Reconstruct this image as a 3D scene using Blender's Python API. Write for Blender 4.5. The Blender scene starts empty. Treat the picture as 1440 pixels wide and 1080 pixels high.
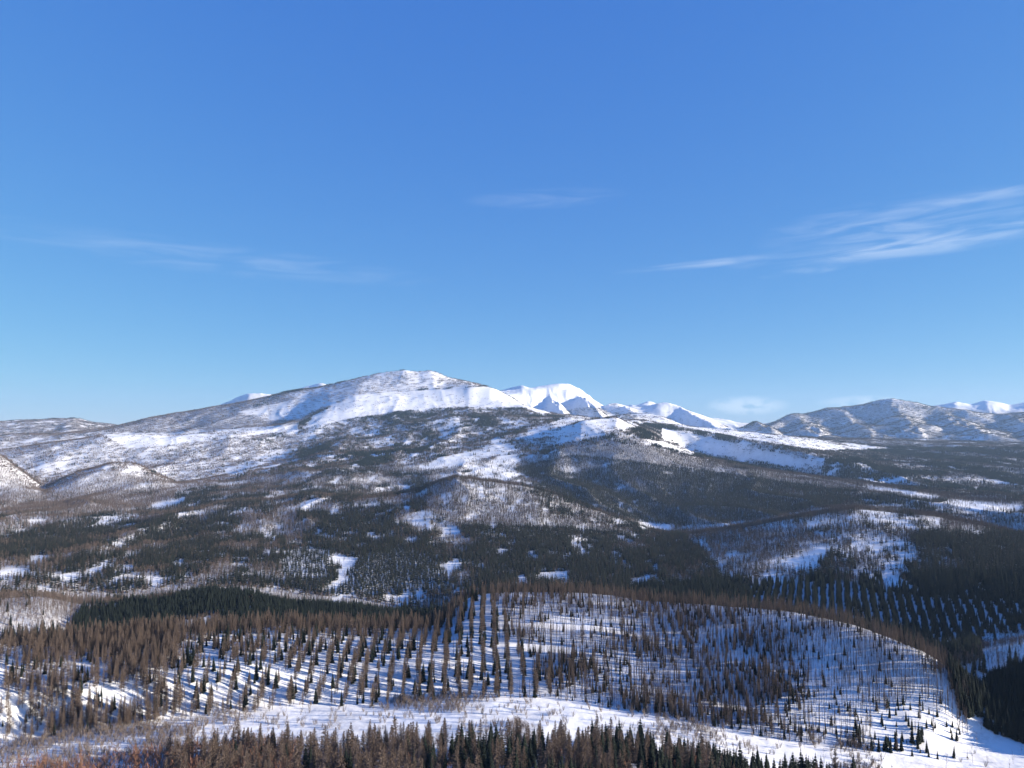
import bpy, math, random
import numpy as np

# ------------------------------------------------------------------ camera, sky, sun, exposure
R = math.radians
SC = bpy.context.scene
COL = SC.collection
rng = np.random.default_rng(7)
random.seed(7)

F = 1081.0                       # focal length in pixels of a 1440 px wide picture
HORIZON = 605.0
PITCH = math.atan((HORIZON - 540.0) / F)
CP, SP = math.cos(PITCH), math.sin(PITCH)

cam_d = bpy.data.cameras.new('camera')
cam_d.sensor_width = 36.0
cam_d.lens = 36.0 * F / 1440.0
cam_d.clip_start = 0.5
cam_d.clip_end = 90000.0
cam = bpy.data.objects.new('camera', cam_d)
COL.objects.link(cam)
cam.location = (0, 0, 0)
cam.rotation_euler = (math.pi / 2 + PITCH, 0, 0)
SC.camera = cam

SUN_AZ, SUN_EL = R(98.0), R(15.0)     # azimuth clockwise from the view direction (+Y)

world = bpy.data.worlds.new('World')
SC.world = world
world.use_nodes = True
SC.view_settings.view_transform = 'Standard'
SC.view_settings.look = 'None'
SC.view_settings.gamma = 1.0
SC.view_settings.exposure = 1.3


def build_world():
    nt = world.node_tree
    N, L = nt.nodes, nt.links
    N.clear()
    out = N.new('ShaderNodeOutputWorld')
    bg = N.new('ShaderNodeBackground')
    bg.inputs['Strength'].default_value = 0.1
    sky = N.new('ShaderNodeTexSky')
    sky.sky_type = 'NISHITA'
    sky.sun_disc = False
    sky.sun_elevation = SUN_EL
    sky.sun_rotation = SUN_AZ
    sky.altitude = 600
    sky.air_density = 0.7
    sky.dust_density = 0.0
    sky.ozone_density = 8.0

    def math_(op, a, b=None, c=None, clamp=False):
        n = N.new('ShaderNodeMath'); n.operation = op; n.use_clamp = clamp
        for i, v in enumerate((a, b, c)):
            if v is None:
                continue
            if isinstance(v, (int, float)):
                n.inputs[i].default_value = v
            else:
                L.new(v, n.inputs[i])
        return n.outputs[0]
    tc = N.new('ShaderNodeTexCoord')
    sx = N.new('ShaderNodeSeparateXYZ')
    L.new(tc.outputs['Generated'], sx.inputs[0])
    az = math_('MULTIPLY', math_('ARCTAN2', sx.outputs[0], sx.outputs[1]), 57.29578)     # degrees
    el = math_('MULTIPLY', math_('ARCSINE', sx.outputs[2]), 57.29578)
    # ice streaks: noise drawn out along a slightly tilted wind direction
    tilt = math_('SUBTRACT', el, math_('MULTIPLY', az, 0.03))
    cb = N.new('ShaderNodeCombineXYZ')
    L.new(math_('MULTIPLY', az, 0.17), cb.inputs[0]); L.new(math_('MULTIPLY', tilt, 1.35), cb.inputs[1])
    nz = N.new('ShaderNodeTexNoise'); nz.inputs['Scale'].default_value = 1.0
    nz.inputs['Detail'].default_value = 7.0; nz.inputs['Roughness'].default_value = 0.52
    nz.inputs['Distortion'].default_value = 0.9
    L.new(cb.outputs[0], nz.inputs['Vector'])
    cb2 = N.new('ShaderNodeCombineXYZ')
    L.new(math_('MULTIPLY', az, 0.9), cb2.inputs[0]); L.new(math_('MULTIPLY', el, 1.6), cb2.inputs[1])
    nz2 = N.new('ShaderNodeTexNoise'); nz2.inputs['Scale'].default_value = 1.0
    nz2.inputs['Detail'].default_value = 5.0
    L.new(cb2.outputs[0], nz2.inputs['Vector'])

    def patch(a0, e0, ra, re, slope, amp, lo, hi, src=nz):
        da = math_('SUBTRACT', az, a0)
        de = math_('SUBTRACT', math_('SUBTRACT', el, e0), math_('MULTIPLY', da, slope))
        q = math_('ADD', math_('POWER', math_('ABSOLUTE', math_('DIVIDE', da, ra)), 2.0),
                  math_('POWER', math_('ABSOLUTE', math_('DIVIDE', de, re)), 2.0))
        m = math_('SUBTRACT', 1.0, q, clamp=True)
        mr = N.new('ShaderNodeMapRange'); mr.interpolation_type = 'SMOOTHSTEP'
        mr.inputs['From Min'].default_value = lo; mr.inputs['From Max'].default_value = hi
        L.new(src.outputs['Fac'], mr.inputs['Value'])
        return math_('MULTIPLY', math_('MULTIPLY', m, mr.outputs[0]), amp)
    pt = [
        patch(14.2, 11.95, 6.8, 0.34, 0.06, 0.24, 0.26, 0.76),          # thin straight streak
        patch(21.0, 11.0, 3.2, 0.35, 0.08, 0.28, 0.35, 0.7),
        patch(27.0, 13.6, 9.5, 1.9, 0.04, 0.23, 0.34, 0.8),            # brush of streaks at the right
        patch(29.5, 14.6, 9.0, 0.6, 0.03, 0.23, 0.28, 0.8),
        patch(27.0, 12.2, 12.0, 1.0, 0.03, 0.30, 0.36, 0.72),
        patch(-22.0, 11.9, 17.0, 1.2, -0.05, 0.11, 0.32, 0.78),         # very faint veil at the left
        patch(2.5, 17.0, 6.5, 0.8, 0.03, 0.08, 0.34, 0.74),
        patch(17.0, 1.75, 3.0, 0.75, 0.0, 0.42, 0.30, 0.55, nz2),       # small cumulus far off above the ridge
        patch(24.5, 1.9, 3.0, 0.5, 0.0, 0.30, 0.32, 0.58, nz2),
    ]
    tot = pt[0]
    for p in pt[1:]:
        tot = math_('MAXIMUM', tot, p)
    mix = N.new('ShaderNodeMix'); mix.data_type = 'RGBA'
    L.new(tot, mix.inputs['Factor'])
    # the camera's tone: each colour of the sky keeps its order but is compressed
    sep = N.new('ShaderNodeSeparateColor'); com = N.new('ShaderNodeCombineColor')
    L.new(sky.outputs[0], sep.inputs[0])
    for ch, (g, gam) in enumerate(((1.0, .88), (1.12, .63), (2.27, .22))):
        L.new(math_('MULTIPLY', math_('POWER', sep.outputs[ch], gam), g), com.inputs[ch])
    L.new(com.outputs[0], mix.inputs[6])
    mix.inputs[7].default_value = (4.6, 4.9, 5.2, 1)
    L.new(mix.outputs[2], bg.inputs['Color'])
    L.new(bg.outputs[0], out.inputs['Surface'])


build_world()

sun_d = bpy.data.lights.new('sun', 'SUN')
sun_d.energy = 5.0
sun_d.angle = R(0.53)
sun_d.color = (1.0, 0.89, 0.74)
sun = bpy.data.objects.new('sun', sun_d)
COL.objects.link(sun)
from mathutils import Vector
_sd = Vector((math.sin(SUN_AZ) * math.cos(SUN_EL), math.cos(SUN_AZ) * math.cos(SUN_EL), math.sin(SUN_EL)))
sun.rotation_euler = _sd.to_track_quat('Z', 'Y').to_euler()
sun.location = _sd * 500


# ------------------------------------------------------------------ helpers: numbers
def angles(px, py):
    """picture position -> azimuth and slope (rise per metre of ground distance)"""
    u = (np.asarray(px, float) - 720.0) / F
    v = (540.0 - np.asarray(py, float)) / F
    fw = CP - v * SP
    up = SP + v * CP
    return np.arctan2(u, fw), up / np.hypot(u, fw)


def project(x, y, z):
    c = y * CP + z * SP
    c = np.where(np.abs(c) < 1e-6, 1e-6, c)
    return 720.0 + F * x / c, 540.0 - F * (z * CP - y * SP) / c


def _hash(ix, iy, seed):
    h = (ix.astype(np.int64) * 374761393 + iy.astype(np.int64) * 668265263 + seed * 1442695041) & 0xFFFFFFFF
    h = ((h ^ (h >> 13)) * 1274126177) & 0xFFFFFFFF
    return ((h ^ (h >> 16)) & 0xFFFFFF) / float(0xFFFFFF)


def vnoise(x, y, seed=0):
    ix, iy = np.floor(x), np.floor(y)
    fx, fy = x - ix, y - iy
    fx = fx * fx * fx * (fx * (fx * 6 - 15) + 10); fy = fy * fy * fy * (fy * (fy * 6 - 15) + 10)
    a, b = _hash(ix, iy, seed), _hash(ix + 1, iy, seed)
    c, d = _hash(ix, iy + 1, seed), _hash(ix + 1, iy + 1, seed)
    return (a * (1 - fx) + b * fx) * (1 - fy) + (c * (1 - fx) + d * fx) * fy


def fbm(x, y, seed=0, octv=4, gain=0.5):
    t, amp, s = 0.0, 1.0, 0.0
    for k in range(octv):
        ca, sa = math.cos(0.6 * k), math.sin(0.6 * k)
        t = t + amp * (vnoise((x * ca - y * sa) * 2 ** k + 13.7 * k, (x * sa + y * ca) * 2 ** k - 7.1 * k, seed + k) - 0.5)
        s += amp * 0.5; amp *= gain
    return t / s                        # about -1..1


def ridged(x, y, seed=0, octv=4):
    t, amp, s = 0.0, 1.0, 0.0
    for k in range(octv):
        n = 1.0 - np.abs(2 * vnoise(x * 2 ** k + 5.3 * k, y * 2 ** k + 9.1 * k, seed + k) - 1)
        t = t + amp * n * n; s += amp; amp *= 0.48
    return t / s


# ------------------------------------------------------------------ the land: cross-section rows from near to far
# every row: (picture x, picture y, ground distance in metres); rows between crests may lie hidden behind them
AZ0, AZ1, NAZ = R(-44), R(44), 1320
D0, D1, ND = 25.0, 21500.0, 1040
AZ = np.linspace(AZ0, AZ1, NAZ)
LD = np.linspace(math.log(D0), math.log(D1), ND)


def row(pts, smooth=2.5):
    p = np.array(pts, float)
    a, s = angles(p[:, 0], p[:, 1])
    o = np.argsort(a)
    sl = np.interp(AZ, a[o], s[o]); dd = np.interp(AZ, a[o], p[o, 2])
    k = np.arange(-36, 37)
    w1 = np.exp(-0.5 * (k / smooth) ** 2); w1 /= w1.sum()
    w2 = np.exp(-0.5 * (k / 6.0) ** 2); w2 /= w2.sum()
    pad = lambda v: np.concatenate([np.full(36, v[0]), v, np.full(36, v[-1])])
    return np.convolve(pad(dd), w2, 'valid'), np.convolve(pad(sl), w1, 'valid')


def row_z(pts):
    """rows given as (x, y, height): the distance follows from the sight line"""
    p = np.array(pts, float)
    a, s = angles(p[:, 0], p[:, 1])
    return row([(p[i, 0], p[i, 1], p[i, 2] / s[i]) for i in range(len(p))])


def ramp0(v, a, b):
    t = np.clip((v - a) / (b - a), 0, 1)
    return t * t * (3 - 2 * t)


def behind(r, dd, drop):
    """a row dd metres behind row r, its sight line lower by `drop` pixels"""
    return r[0] + dd, r[1] - drop / F


def flat(d, z):
    return np.full(NAZ, float(d)), np.full(NAZ, z / d)


foot = row_z([(-120, 1050, -209), (0, 1041, -209), (150, 1031, -209), (270, 1013, -209), (400, 999, -209), (500, 993, -209), (600, 990, -209),
              (700, 984, -209), (800, 986, -210), (900, 1000, -212), (1000, 1020, -216), (1100, 1042, -221), (1200, 1052, -225),
              (1290, 1062, -229), (1350, 1072, -232), (1440, 1078, -234), (1560, 1078, -236)])
edge = (foot[0] - 75, (foot[1] * foot[0] + 2.5) / (foot[0] - 75))
bench = row([(-120, 985, 655), (0, 975, 655), (200, 955, 655), (400, 935, 660), (560, 930, 670), (660, 915, 690), (700, 906, 705), (800, 907, 705), (900, 916, 705),
             (1000, 932, 690), (1100, 948, 680), (1200, 972, 672), (1290, 1003, 668), (1325, 1022, 668), (1350, 1032, 674), (1400, 1041, 684), (1440, 1045, 690), (1560, 1045, 695)], 11)
crest1 = row([(-120, 915, 745), (0, 910, 745), (100, 905, 748), (200, 897, 750), (300, 889, 752), (400, 881, 755), (500, 885, 752), (560, 886, 752), (600, 884, 760), (625, 874, 785),
              (645, 852, 815), (665, 838, 838), (700, 834, 842), (800, 834, 842), (860, 838, 840), (900, 845, 836), (960, 850, 828), (1050, 854, 812), (1100, 858, 800), (1150, 868, 780),
              (1200, 880, 758), (1250, 897, 740), (1300, 917, 728), (1330, 937, 722), (1360, 966, 720), (1400, 1001, 722), (1440, 1016, 725), (1560, 1010, 730)], 5)
# behind the plantation hill the land drops away; at the right a low wooded knoll comes up instead
dip1 = behind(crest1, 95, 26)
knoll = row([(-120, 0, 0), (1300, 0, 0), (1345, 985, 785), (1380, 968, 785), (1440, 948, 785), (1560, 935, 785)])
wk = np.clip((np.degrees(AZ) - 29.7) / 1.7, 0, 1)
wk = wk * wk * (3 - 2 * wk)
dip1 = (dip1[0] * (1 - wk) + knoll[0] * wk, dip1[1] * (1 - wk) + knoll[1] * wk)
spruce_crest = row([(-120, 842, 1330), (0, 842, 1330), (60, 840, 1330), (110, 850, 1330), (200, 849, 1320), (300, 836, 1320), (350, 840, 1310), (400, 852, 1290), (450, 857, 1280), (500, 859, 1270),
                    (560, 868, 1260), (600, 868, 1240), (645, 862, 1200), (700, 858, 1180), (860, 862, 1150), (1050, 872, 1130), (1150, 886, 1110), (1250, 912, 1080), (1310, 928, 1060), (1380, 922, 1060), (1440, 912, 1060), (1560, 905, 1060)])
trough0 = (dip1[0] * 0.45 + spruce_crest[0] * 0.55, np.minimum(spruce_crest[1], crest1[1]) - 0.02)
trough1 = (spruce_crest[0] + 150, spruce_crest[1] - np.interp(np.degrees(AZ), [-10, -4, 10, 20], [16, 4, -6, -14]) / F)
mid_valley = row([(-120, 800, 1800), (0, 800, 1800), (200, 802, 1750), (400, 805, 1720), (560, 806, 1700), (700, 800, 1720), (900, 800, 1720), (1040, 805, 1600), (1200, 815, 1480), (1300, 818, 1460), (1440, 815, 1460), (1560, 812, 1460)])
slope2 = row([(-120, 765, 2250), (0, 765, 2250), (200, 762, 2250), (400, 752, 2250), (560, 745, 2250), (700, 748, 2200), (850, 762, 2150), (960, 772, 2000), (1050, 768, 1900), (1200, 760, 1860), (1330, 765, 1820), (1440, 780, 1780), (1560, 785, 1780)])
crest2 = row([(-120, 738, 2800), (0, 738, 2800), (200, 728, 2850), (400, 708, 2950), (500, 698, 2950), (590, 690, 2950), (640, 675, 2950), (700, 684, 2850), (780, 701, 2750), (860, 726, 2600), (920, 743, 2450),
              (960, 747, 2350), (1050, 736, 2280), (1130, 723, 2250), (1200, 716, 2250), (1300, 723, 2220), (1380, 737, 2180), (1440, 751, 2150), (1560, 770, 2150)])
dip2 = behind(crest2, 420, 0)
dip2 = (dip2[0], crest2[1] + np.interp(np.degrees(AZ), [-44, -22, -14, -8, 44], [14, 9, 2, -7, -8]) / F)
slope3 = row([(-120, 705, 3900), (0, 708, 3900), (100, 705, 3900), (200, 694, 4000), (400, 674, 4200), (550, 661, 4300), (650, 655, 4250), (760, 668, 4050), (860, 690, 3700), (960, 705, 3450),
              (1050, 706, 3350), (1200, 702, 3250), (1330, 712, 3050), (1440, 728, 2950), (1560, 740, 2950)])
crest3 = row([(-120, 625, 4900), (0, 641, 4900), (30, 659, 4850), (62, 686, 4700), (80, 678, 4800), (110, 664, 4900), (145, 657, 5000), (165, 655, 5000), (190, 658, 5000), (218, 668, 4950), (250, 680, 4850), (300, 672, 5000), (400, 655, 5200), (500, 642, 5300),
              (600, 630, 5400), (700, 613, 5600), (780, 599, 5700), (830, 592, 5700), (870, 592, 5600), (905, 604, 5400), (950, 624, 5200), (990, 639, 5000), (1040, 650, 4800), (1100, 661, 4600), (1203, 675, 4300),
              (1300, 687, 4000), (1440, 705, 3700), (1560, 715, 3700)])
dip3 = (crest3[0] + 480, crest3[1] + np.interp(np.degrees(AZ), [-44, -24, -19, -15, 3, 8, 44], [-9, -9, 4, 9, 5, -9, -6]) / F)
spur = row([(-120, 668, 6500), (0, 668, 6500), (70, 672, 6300), (200, 655, 6300), (300, 650, 6300), (400, 636, 6500), (500, 614, 6900), (560, 598, 7100), (640, 588, 7200), (720, 586, 7200), (800, 590, 7000), (870, 596, 6800), (905, 600, 7300),
            (940, 603, 7600), (985, 610, 7500), (1027, 617, 7250), (1093, 630, 6500), (1150, 643, 5900), (1190, 655, 5450), (1230, 662, 5350), (1300, 664, 5500), (1440, 668, 5900), (1560, 670, 5900)])
wg = ramp0(np.degrees(AZ), 9.5, 12.5) * (1 - ramp0(np.degrees(AZ), 23.0, 25.0))
_mz = .5 * (dip3[0] * dip3[1] + spur[0] * spur[1])
_gd = (spur[0] - 430) * wg + .5 * (dip3[0] + spur[0]) * (1 - wg)
glen = (_gd, (np.minimum(crest3[1], spur[1] - .012) - 3.0 / F) * wg + _mz / _gd * (1 - wg))
plain = row([(-120, 641, 7700), (0, 634, 7700), (60, 624, 7700), (150, 612, 7700), (240, 613, 7700), (300, 609, 7800), (360, 605, 7900), (410, 600, 8000), (450, 592, 8000), (500, 587, 8000), (560, 580, 8100), (640, 575, 8150), (735, 573, 8150), (780, 584, 8100), (830, 590, 8100), (900, 593, 8200),
             (960, 597, 8300), (1030, 605, 8400), (1100, 614, 8400), (1170, 624, 8300), (1250, 634, 8000), (1440, 640, 7800), (1560, 640, 7800)])
face = row([(-120, 640, 8500), (0, 640, 8500), (150, 619, 8600), (240, 618, 8600), (300, 606, 8700), (380, 594, 8800), (430, 584, 8800), (460, 569, 8800), (500, 557, 8850), (560, 552, 8900), (620, 548, 8900), (660, 541, 8900), (690, 545, 8850), (715, 557, 8800),
            (740, 573, 8800), (780, 588, 9000), (830, 593, 9200), (900, 597, 9400), (960, 604, 9400), (1040, 612, 9600), (1170, 620, 9600), (1300, 623, 9600), (1440, 625, 9600), (1560, 625, 9600)])
summit = row([(-120, 622, 10200), (0, 614, 10200), (80, 610, 10300), (140, 602, 10400), (200, 592, 10400), (260, 580, 10400), (300, 572, 10400), (330, 568, 10400), (400, 553, 10400), (450, 545, 10300), (500, 534, 10300), (540, 525, 10300), (570, 521, 10200), (588, 524, 10200), (605, 521.5, 10200),
              (630, 531, 10100), (660, 538, 10000), (685, 546, 10000), (715, 560, 10000), (740, 576, 10200), (780, 590, 10400), (830, 594, 10600), (870, 584, 10800), (905, 583, 10800), (930, 585, 10800), (960, 598, 10800), (1010, 606, 10900), (1040, 611, 11000), (1170, 617, 11200), (1300, 619, 11200), (1440, 620, 11200), (1560, 620, 11200)])
dip4 = behind(summit, 900, 9)
range2 = row([(-120, 597, 14200), (0, 597, 14200), (50, 593, 14200), (100, 591, 14200), (140, 597, 14200), (200, 602, 14000), (300, 590, 14000), (400, 572, 14000), (500, 552, 13900), (600, 545, 13800), (680, 556, 13600), (700, 553, 13500), (735, 545.5, 13500), (746, 549, 13400),
              (765, 545, 13400), (785, 542, 13400), (800, 543, 13400), (815, 551, 13300), (835, 563, 13200), (850, 572, 13000), (868, 570, 12900), (885, 573, 12900), (905, 573, 12800), (925, 568, 12700), (940, 567, 12700), (960, 572, 12700), (985, 581, 12600), (1010, 591, 12600), (1030, 600, 12500),
              (1045, 600, 12500), (1062, 592, 12500), (1080, 598, 12600), (1110, 584, 13600), (1150, 577, 13900), (1200, 570, 14000), (1235, 564, 14000), (1255, 561, 14000), (1285, 567, 13900), (1310, 574, 13800), (1340, 576, 13700), (1400, 583, 13700), (1440, 580, 13700), (1560, 570, 13700)], 1.5)
dip5 = behind(range2, 1300, 10)
range3 = row([(-120, 612, 18500), (0, 612, 18500), (270, 600, 18500), (310, 569, 18500), (350, 553.5, 18500), (372, 556, 18500), (395, 557, 18500), (425, 547, 18500), (452, 539, 18500), (480, 545, 18500), (600, 560, 18500), (690, 556, 18500), (720, 558, 18500), (800, 566, 18500), (870, 574, 18500), (895, 570, 18500), (912, 565, 18500),
              (925, 570, 18500), (1000, 592, 18500), (1050, 597, 18500), (1120, 598, 18500), (1290, 578, 18500), (1320, 573, 18300), (1345, 566, 18200), (1365, 568, 18200), (1388, 562, 18000), (1402, 564, 18000), (1420, 569, 18000), (1440, 566, 18000), (1500, 562, 18000), (1560, 570, 18000)], 1.5)
last = behind(range3, 2600, 25)

ROWS = [flat(26, -16), flat(150, -80), flat(300, -150), flat(420, -180), edge, foot, bench, crest1, dip1, trough0, spruce_crest, trough1,
        mid_valley, slope2, crest2, dip2, slope3, crest3, dip3, glen, spur, plain, face, summit, dip4, range2, dip5, range3, last]
RD = np.stack([r[0] for r in ROWS]); RS = np.stack([r[1] for r in ROWS])
for k in range(1, len(ROWS)):
    RD[k] = np.maximum(RD[k], RD[k - 1] * 1.02)
RX = np.log(RD); RZ = RS * RD
H = np.diff(RX, axis=0); DL = np.diff(RZ, axis=0) / H
SL = np.zeros_like(RZ)
w1 = 2 * H[1:] + H[:-1]; w2 = H[1:] + 2 * H[:-1]
same = (DL[1:] * DL[:-1]) > 0
with np.errstate(divide='ignore', invalid='ignore'):
    SL[1:-1] = np.where(same, (w1 + w2) / (w1 / DL[:-1] + w2 / DL[1:]), 0.0)
SL[0], SL[-1] = DL[0], DL[-1]
ZG = np.zeros((NAZ, ND))
for c in range(NAZ):
    i = np.clip(np.searchsorted(RX[:, c], LD) - 1, 0, len(ROWS) - 2)
    h = H[i, c]; t = np.clip((LD - RX[i, c]) / h, 0, 1)
    a, b = RZ[i, c], RZ[i + 1, c]
    ZG[c] = (a * (2 * t ** 3 - 3 * t ** 2 + 1) + b * (3 * t ** 2 - 2 * t ** 3)
             + h * (SL[i, c] * (t ** 3 - 2 * t ** 2 + t) + SL[i + 1, c] * (t ** 3 - t ** 2)))
DG = np.exp(LD)[None, :]
XG, YG = np.sin(AZ)[:, None] * DG, np.cos(AZ)[:, None] * DG


def ramp(v, a, b):
    t = np.clip((v - a) / (b - a), 0, 1)
    return t * t * (3 - 2 * t)


near = 2.6 * fbm(XG / 130, YG / 130, 8, 3) * ramp(DG, 420, 620) * (1 - ramp(DG, 900, 1300)) + 1.3 * fbm(XG / 45, YG / 45, 3, 4) * ramp(DG, 200, 500)
mid_n = 8.0 * fbm(XG / 300, YG / 300, 11, 4) * ramp(DG, 1000, 2200)
mx_, my_ = XG + 160 * fbm(XG / 500, YG / 500, 13, 2), YG + 160 * fbm(XG / 500, YG / 500, 17, 2)
mid_n += 46.0 * (ridged((mx_ + .12 * my_) / 520, my_ / 1900, 19, 3) - .5) * ramp(DG, 1450, 2600) * (1 - .55 * ramp(DG, 3800, 5400))
wx = 260 * fbm(XG / 900, YG / 900, 31, 2); wy = 260 * fbm(XG / 900, YG / 900, 37, 2)
spurs = 52.0 * (ridged((XG + wx) / 950, (YG + wy) / 1500, 21, 4) - 0.42) * ramp(DG, 3800, 5200)
big = 150.0 * (ridged((XG + 2 * wx) / 1900, (YG + 2 * wy) / 2600, 51, 4) - 0.52) * ramp(DG, 10800, 12800)
calm = 1 - 0.93 * ramp(ZG, 230, 380) * (1 - ramp(DG, 10600, 11800))        # the broad dome keeps its smooth cap
ZG = ZG + near + mid_n + (spurs + big) * calm


def far_spur(x0, y0, d0, x1, y1, d1, side=.55, wob=60.0):
    """a ridge coming down from a summit towards the valley: roof-shaped, its crest rising and falling a little"""
    global ZG
    a, s = angles([x0, x1], [y0, y1])
    ax, ay = math.sin(a[0]) * d0, math.cos(a[0]) * d0
    bx, by = math.sin(a[1]) * d1, math.cos(a[1]) * d1
    az_, bz = s[0] * d0, s[1] * d1
    ux, uy = bx - ax, by - ay
    L2 = ux * ux + uy * uy
    t = np.clip(((XG - ax) * ux + (YG - ay) * uy) / L2, -.05, 1.12)
    n = wob * fbm(XG / 420, YG / 420, int(x0), 3)
    dist = np.abs(np.hypot(XG - ax - ux * t, YG - ay - uy * t) + n * (1 + t))
    z = az_ + (bz - az_) * t + 18 * np.sin(t * 9 + x0) - side * dist + 20 * (ridged(XG / 260, YG / 260, int(x1), 3) - .5)
    ZG = np.where(z > ZG - 60, ZG + 30 * np.logaddexp(0, np.clip((z - ZG) / 30, -30, 30)), ZG)


for sp in [(767, 546, 13300, 792, 580, 10900, .95), (801, 544.5, 13350, 842, 578, 11300, .8), (738, 547, 13450, 748, 575, 11600, .8), (882, 573, 12400, 930, 592, 11000, .7), (942, 568, 12650, 1026, 602, 11100, .7),
           (1062, 593, 12450, 1086, 603, 11500), (1120, 585, 13450, 1150, 607, 11500, .36, 150), (1182, 580, 13600, 1232, 608, 11400, .36, 150), (1258, 570, 13700, 1292, 605, 11300, .36, 150),
           (1325, 579, 13600, 1378, 606, 11300, .36, 150), (1425, 584, 13500, 1475, 607, 11300, .36, 150), (1385, 566, 17700, 1402, 590, 15500), (1345, 570, 17900, 1362, 590, 15600)]:
    far_spur(*sp)
SLG = ZG / DG
RUN = np.maximum.accumulate(SLG, axis=1)            # the skyline so far, per direction


def sample(grid, x, y):
    a = (np.arctan2(x, y) - AZ0) / (AZ1 - AZ0) * (NAZ - 1)
    l = (np.log(np.hypot(x, y)) - LD[0]) / (LD[-1] - LD[0]) * (ND - 1)
    a = np.clip(a, 0, NAZ - 1.001); l = np.clip(l, 0, ND - 1.001)
    i, j = a.astype(int), l.astype(int)
    fa, fl = a - i, l - j
    return (grid[i, j] * (1 - fa) + grid[i + 1, j] * fa) * (1 - fl) + (grid[i, j + 1] * (1 - fa) + grid[i + 1, j + 1] * fa) * fl


# ------------------------------------------------------------------ what grows where
# patches: polygon, (spruce, bare, larch) share of the ground, how dense inside, size of the clumps in metres, tree size
def inside(poly, x, y):
    p = np.asarray(poly, float)
    r = np.zeros(x.shape, bool)
    j = len(p) - 1
    for i in range(len(p)):
        c = ((p[i, 1] > y) != (p[j, 1] > y))
        with np.errstate(divide='ignore', invalid='ignore'):
            xi = (p[j, 0] - p[i, 0]) * (y - p[i, 1]) / (p[j, 1] - p[i, 1] + 1e-12) + p[i, 0]
        r ^= c & (x < xi)
        j = i
    return r


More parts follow.
